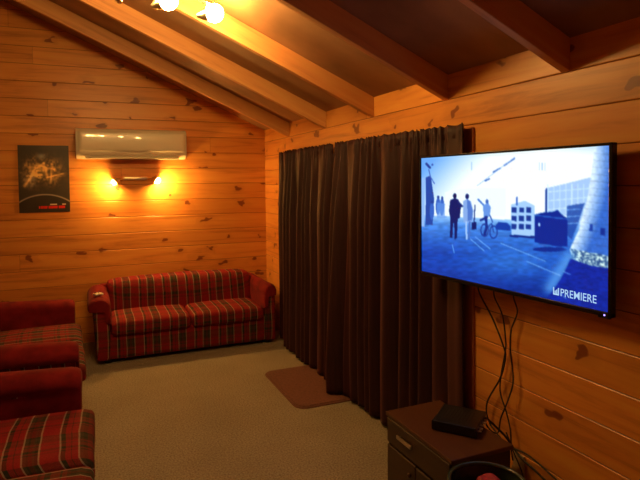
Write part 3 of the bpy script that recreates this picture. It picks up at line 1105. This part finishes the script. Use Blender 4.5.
# great curved pillar: bright edge, tiled shaft, rubble at its foot
curve = [(594, 145), (591, 170), (588, 190), (584, 210), (578, 230), (569, 250)]
pil = poly_mask(X, Y, curve + [(571, 256), (590, 258), (612, 262), (612, 140)])
shaft = lerp(np.ones_like(img) * C(222, 238, 255), np.ones_like(img) * C(72, 118, 200), (X - (594 - (np.clip(Y - 150, 0, 200) / 100) ** 1.9 * 23)) / 17)
shaft *= (0.92 + 0.14 * vnoise(X / 1.6, Y / 2.2, 7))[..., None]
img[pil] = shaft[pil]
for k in range(14):
    y0_ = 152 + k * 7.2
    m_ = pil & (np.abs(Y - y0_ - (X - 595) * 0.10) < 0.4)
    img[m_] = img[m_] * 0.87
paint(poly_mask(X, Y, [(600, 228), (604, 228), (604, 236), (600, 235)]), (28, 58, 140)); paint(poly_mask(X, Y, [(589, 224), (592, 224), (592, 231), (588.5, 231)]), (40, 74, 156))
rub = poly_mask(X, Y, [(570, 249), (586, 252), (609, 256), (612, 269), (590, 266), (570, 259)])
nz_ = vnoise(X * 0.9, Y * 0.9, 12)
img[rub] = (C(60, 90, 130) + np.clip((nz_[..., None] - 0.35) * 2.6, 0, 1) * C(170, 160, 110))[rub]
# deep shade at the lower right behind a pale arc of floor
shade = poly_mask(X, Y, [(570, 259), (590, 266), (612, 269), (612, 315), (545, 300), (552, 292), (560, 280), (566, 268)])
sh_ = (C(24, 50, 150) * (0.85 + 0.3 * vnoise(X / 3, Y / 1.5, 4)[..., None]))
img[shade] = sh_[shade]
k_ = np.exp(-(seg_dist(X, Y, (568, 258), (550, 288)) / 7.0) ** 2) * 0.75 * (fl & ~shade)
img = lerp(img, np.ones_like(img) * C(112, 168, 230), k_)
for a, b in (((452, 246), (454, 254)), ((470, 240), (484, 252)), ((475, 238), (490, 250)), ((500, 244), (545, 262)), ((563, 272), (570, 275)), ((560, 294), (566, 299)), ((526, 262), (560, 276))):
    line([a, b], 0.4, (170, 205, 245), 0.7)
img = np.clip(img, 0, 255)
for _ in range(2):                      # broadcast softness
    p_ = np.pad(img, ((1, 1), (1, 1), (0, 0)), 'edge')
    img = (p_[:-2, 1:-1] + p_[2:, 1:-1] + p_[1:-1, :-2] + p_[1:-1, 2:] + 2 * p_[1:-1, 1:-1]) / 6
img = np.clip(1.07 * 255 * (img / 255) ** np.array([1.30, 1.18, 1.0]), 0, 255)
picture_mesh('screen', SWd, SHt, lin(img), attr_mat('screen_glow', SCREEN_W, 0.12), t, location=(scx, 0.009, scz))


# channel ident in the corner of the picture
def text_mesh(name, body, size, mat, parent, loc, bold=0.0, spacing=1.0, xscale=1.0):
    cu = bpy.data.curves.new(name, 'FONT')
    cu.body = body; cu.size = size; cu.offset = bold; cu.space_character = spacing
    tmp = bpy.data.objects.new(name, cu)
    COL.objects.link(tmp)
    dg = bpy.context.evaluated_depsgraph_get()
    me = bpy.data.meshes.new_from_object(tmp.evaluated_get(dg))
    bpy.data.objects.remove(tmp)
    o = bpy.data.objects.new(name, me)
    me.materials.clear(); me.materials.append(mat)
    COL.objects.link(o)
    o.parent = parent
    o.location = loc
    o.rotation_euler = (math.pi / 2, 0, 0)
    o.scale = (xscale, 1, 1)
    return o


M['ident'] = emit('screen_ident_glow', (0.42, 0.66, 0.92), 1.0)


def uv_of(px_, py_):
    q = np.linalg.solve(hh, np.array([px_, py_, 1.0])); return q[0] / q[2], q[1] / q[2]


u0, v0 = uv_of(560, 296.2); u1, v1 = uv_of(595.5, 304.5)
lx0, lz0 = scx - SWd / 2 + u0 * SWd, scz + SHt / 2 - v0 * SHt
u2, _ = uv_of(553.0, 292.0)
lx2 = scx - SWd / 2 + u2 * SWd
wtxt = (u1 - u0) * SWd
tx = text_mesh('channel_name', 'PREMIERE', 0.046, M['ident'], t, (lx0, 0.0075, lz0 - 0.0), 0.0002, 1.0, 1.0)
wd_ = max(v.co.x for v in tx.data.vertices) - min(v.co.x for v in tx.data.vertices)
tx.scale[0] = wtxt / wd_
bm = bmesh.new()
h_ = 0.032
s_ = 0.9 * (lx0 - lx2) / 5
for k, (a, b, hgt) in enumerate(((0, 0.9, 1.0), (1.3, 2.1, 0.62), (2.5, 3.3, 0.8), (3.7, 4.7, 1.05))):
    vs = [bm.verts.new(p) for p in ((a * s_, 0, 0), (b * s_, 0, 0), (b * s_, 0, h_ * hgt), (a * s_, 0, h_ * hgt * (0.86 if k else 1.0)))]
    bm.faces.new(vs)
vs = [bm.verts.new(p) for p in ((0, 0, 0), (4.7 * s_, 0, 0), (4.7 * s_, 0, h_ * 0.2), (0, 0, h_ * 0.2))]
bm.faces.new(vs)
link('channel_mark', bm, M['ident'], t, loc=(lx2, 0.0075, lz0))
bm = bmesh.new()
bmesh.ops.create_uvsphere(bm, u_segments=12, v_segments=8, radius=0.0035)
link('standby_light', bm, M['led'], t, loc=(TW / 2 - 0.028, 0.0, 0.008))
bm = bmesh.new(); add_box(bm, (-0.03, -0.002, -0.006), (0.022, 0.01, 0.008), 0.002, 1)
link('sensor_window', bm, M['bezel'], t, loc=(TW / 2 - 0.028, 0.002, 0.0))
# swing-arm bracket behind it
br = thing('wall_bracket', 'black steel wall bracket hidden behind the television', 'bracket', (D, 2.05, 1.42))
bm = bmesh.new(); add_box(bm, (-0.012, -0.10, -0.12), (0.0, 0.10, 0.12), 0.002, 1); link('wall_plate', bm, M['black'], br)
bm = bmesh.new()
add_box(bm, (-0.058, -0.03, -0.02), (-0.012, 0.03, 0.02), 0.003, 1)
link('arm', bm, M['black'], br)

# ------------------------------------------------------------------ low cabinet, its box and the clutter beside it
CX0, CX1, CY0, CY1, CH = 1.40, 1.740, 1.885, 2.445, 0.455
t = thing('media_cabinet', 'low dark brown wooden cabinet with drawer under the television', 'cabinet', ((CX0 + CX1) / 2, (CY0 + CY1) / 2, 0))
hx, hy = (CX1 - CX0) / 2, (CY1 - CY0) / 2
bm = bmesh.new(); add_box(bm, (-hx, -hy, CH - 0.02), (hx, hy, CH), 0.004, 2)
link('top', bm, M['dark_wood'], t)
bm = bmesh.new()
for lo_, hi_ in (((-hx + 0.012, -hy + 0.012, 0.06), (hx - 0.01, -hy + 0.03, CH - 0.02)), ((-hx + 0.012, hy - 0.03, 0.06), (hx - 0.01, hy - 0.012, CH - 0.02)),
                 ((hx - 0.022, -hy + 0.03, 0.06), (hx - 0.01, hy - 0.03, CH - 0.02)), ((-hx + 0.012, -hy + 0.03, 0.06), (hx - 0.02, hy - 0.03, 0.08)),
                 ((-hx + 0.014, -hy + 0.03, 0.285), (hx - 0.02, hy - 0.03, 0.30))):
    add_box(bm, lo_, hi_, 0.001, 1)
link('carcass', bm, M['dark_front'], t)
bm = bmesh.new()
add_box(bm, (-hx + 0.006, -hy + 0.012, 0.0), (-hx + 0.03, -hy + 0.045, 0.06), 0.002, 1)
for (a, b) in ((-hx + 0.01, -hy + 0.012), (-hx + 0.01, hy - 0.052), (hx - 0.05, -hy + 0.012), (hx - 0.05, hy - 0.052)):
    bm2 = bmesh.new(); add_box(bm2, (a, b, 0.0), (a + 0.04, b + 0.04, 0.06), 0.004, 1)
    link('foot', bm2, M['dark_front'], t)
bm.free()
bm = bmesh.new(); add_box(bm, (-hx + 0.0, -hy + 0.016, 0.305), (-hx + 0.016, hy - 0.016, CH - 0.024), 0.003, 1)
dr = link('drawer', bm, M['dark_front'], t)
bm = bmesh.new()
add_box(bm, (-hx - 0.016, 0.02, 0.368), (-hx - 0.006, 0.150, 0.386), 0.003, 2)
for yy in (0.035, 0.135):
    add_box(bm, (-hx - 0.008, yy - 0.006, 0.372), (-hx + 0.004, yy + 0.006, 0.382), 0.001, 1)
link('pull', bm, M['metal'], dr)
for y0_, y1_ in ((-hy + 0.016, -0.003), (0.003, hy - 0.016)):
    bm = bmesh.new(); add_box(bm, (-hx + 0.0, y0_, 0.07), (-hx + 0.016, y1_, 0.292), 0.003, 1)
    dd = link('door', bm, M['dark_front'], t)
    bm = bmesh.new(); yk = -0.04 if y0_ < -0.01 else 0.04
    bmesh.ops.create_uvsphere(bm, u_segments=14, v_segments=10, radius=0.010, matrix=Matrix.Translation((-hx - 0.010, yk, 0.235)))
    link('knob', bm, M['dark_wood'], dd, smooth=True)

t = thing('set_top_box', 'flat black set-top box on the cabinet under the television', 'set-top box', (1.635, 2.145, CH), math.radians(-52))
bm = bmesh.new(); add_box(bm, (-0.105, -0.10, 0.004), (0.105, 0.12, 0.048), 0.004, 2)
cs = link('casing', bm, M['black'], t)
for sx in (-0.085, 0.085):
    for sy in (-0.08, 0.09):
        bm = bmesh.new(); add_box(bm, (sx - 0.008, sy - 0.008, 0.0), (sx + 0.008, sy + 0.008, 0.005)); link('foot', bm, M['black'], t)
for k, yy in enumerate((-0.06, -0.03, 0.005, 0.04, 0.075)):
    bm = bmesh.new()
    add_tube(bm, [(0.104, yy, 0.022), (0.122, yy, 0.022)], 0.0055 if k % 2 else 0.0042, 10)
    link('socket', bm, M['metal'], t)
bm = bmesh.new()
for k in range(9):
    add_box(bm, (-0.07 + k * 0.016, -0.04, 0.0478), (-0.064 + k * 0.016, 0.07, 0.0488))
link('vent_slots', bm, M['cable'], t)

# cables hanging down from the television
XW = D - 0.028
paths = {
    'a': ([(1.835, 2.24, 1.16), (1.87, 2.282, 1.068), (XW, 2.205, 0.943), (XW, 2.124, 0.82), (XW, 2.11, 0.764), (XW, 2.146, 0.652), (XW, 2.243, 0.493), (XW, 2.235, 0.401), (1.88, 2.146, 0.36), (1.87, 2.061, 0.347), (1.88, 1.942, 0.352), (1.88, 1.80, 0.325), (1.88, 1.70, 0.29), (1.89, 1.62, 0.2)],
          0.0042, 'black cable, leftmost of those hanging from the television, running off behind the cabinet'),
    'b': ([(1.85, 2.12, 1.16), (1.87, 2.168, 1.073), (XW, 2.132, 0.975), (XW + .008, 2.117, 0.852), (XW + .012, 2.124, 0.79), (XW + .012, 2.153, 0.665), (XW, 2.146, 0.58), (XW, 2.103, 0.495), (XW, 2.075, 0.416), (1.885, 2.06, 0.33), (1.895, 2.06, 0.27)],
          0.0038, 'black cable, middle one of three hanging from the television to the wall socket'),
    'c': ([(1.86, 2.0, 1.16), (1.87, 2.029, 1.085), (XW, 2.028, 1.012), (XW, 2.069, 0.915), (XW, 2.075, 0.814), (XW, 2.055, 0.672), (XW - .008, 2.082, 0.563), (XW - .01, 2.131, 0.453), (1.87, 2.138, 0.379), (1.80, 2.12, 0.42), (1.772, 2.135, 0.478)],
          0.0038, 'black cable, rightmost of those hanging from the television, curling back to the box'),
    'd': ([(1.765, 2.105, 0.478), (1.79, 2.12, 0.47), (1.85, 2.07, 0.40), (1.875, 2.03, 0.345), (1.865, 1.96, 0.325), (1.865, 1.86, 0.305), (1.868, 1.76, 0.262), (1.87, 1.66, 0.17)],
          0.0055, 'thick black lead from the box sloping down the wall past the cabinet'),
    'e': ([(1.88, 2.09, 0.40), (1.872, 2.03, 0.33), (1.878, 1.98, 0.25), (1.885, 1.96, 0.16), (1.88, 1.97, 0.06), (1.87, 2.0, 0.006)],
          0.0035, 'thin black cable dropping to the floor beside the wall socket'),
}
for k, (pts, r_, lab) in paths.items():
    bm = bmesh.new()
    add_tube(bm, smoothpath(pts, 8), r_, 8)
    tag(link('cable', bm, M['cable'], smooth=True), lab, 'cable', 'cables below the television')

t = thing('wall_socket', 'cream power socket on the pine wall low down, just right of the cabinet', 'power socket', (D, 2.04, 0.25))
bm = bmesh.new(); add_box(bm, (-0.010, -0.036, -0.058), (0.0, 0.036, 0.058), 0.003, 2); link('plate', bm, M['outlet'], t)
bm = bmesh.new(); add_box(bm, (-0.038, -0.02, -0.045), (-0.010, 0.02, 0.0), 0.006, 2); link('plug', bm, M['outlet'], t)

# round bin in front of the cabinet
t = thing('round_bin', 'round dark green bin with something red inside, cut off at the bottom edge', 'bin', (1.397, 1.655, 0.0))
bm = bmesh.new()
prof = [(0.0, 0.0), (0.118, 0.0), (0.125, 0.02), (0.144, 0.475), (0.140, 0.475), (0.116, 0.03), (0.0, 0.025)]
add_lathe(bm, prof, 40); bmesh.ops.recalc_face_normals(bm, faces=bm.faces[:])
link('body', bm, M['green'], t, smooth=True)
bm = bmesh.new()
add_tube(bm, [(0.145 * math.cos(a / 40 * 2 * math.pi), 0.145 * math.sin(a / 40 * 2 * math.pi), 0.48) for a in range(40)], 0.009, 10, closed=True)
link('rim', bm, M['green'], t, smooth=True)
bm = cushion_bm((-0.01, -0.03, 0.32), (0.09, 0.095, 0.472), rnd=0.05, puff=0.01, seed=4)
for v in bm.verts:
    v.co.z += 0.02 * mnoise.noise(v.co * 18)
rc = link('red_cloth', bm, M['red'], None, smooth=True, loc=(1.397, 1.655, 0.0))
tag(rc, 'crumpled red cloth inside the round dark green bin at the bottom edge', 'cloth')
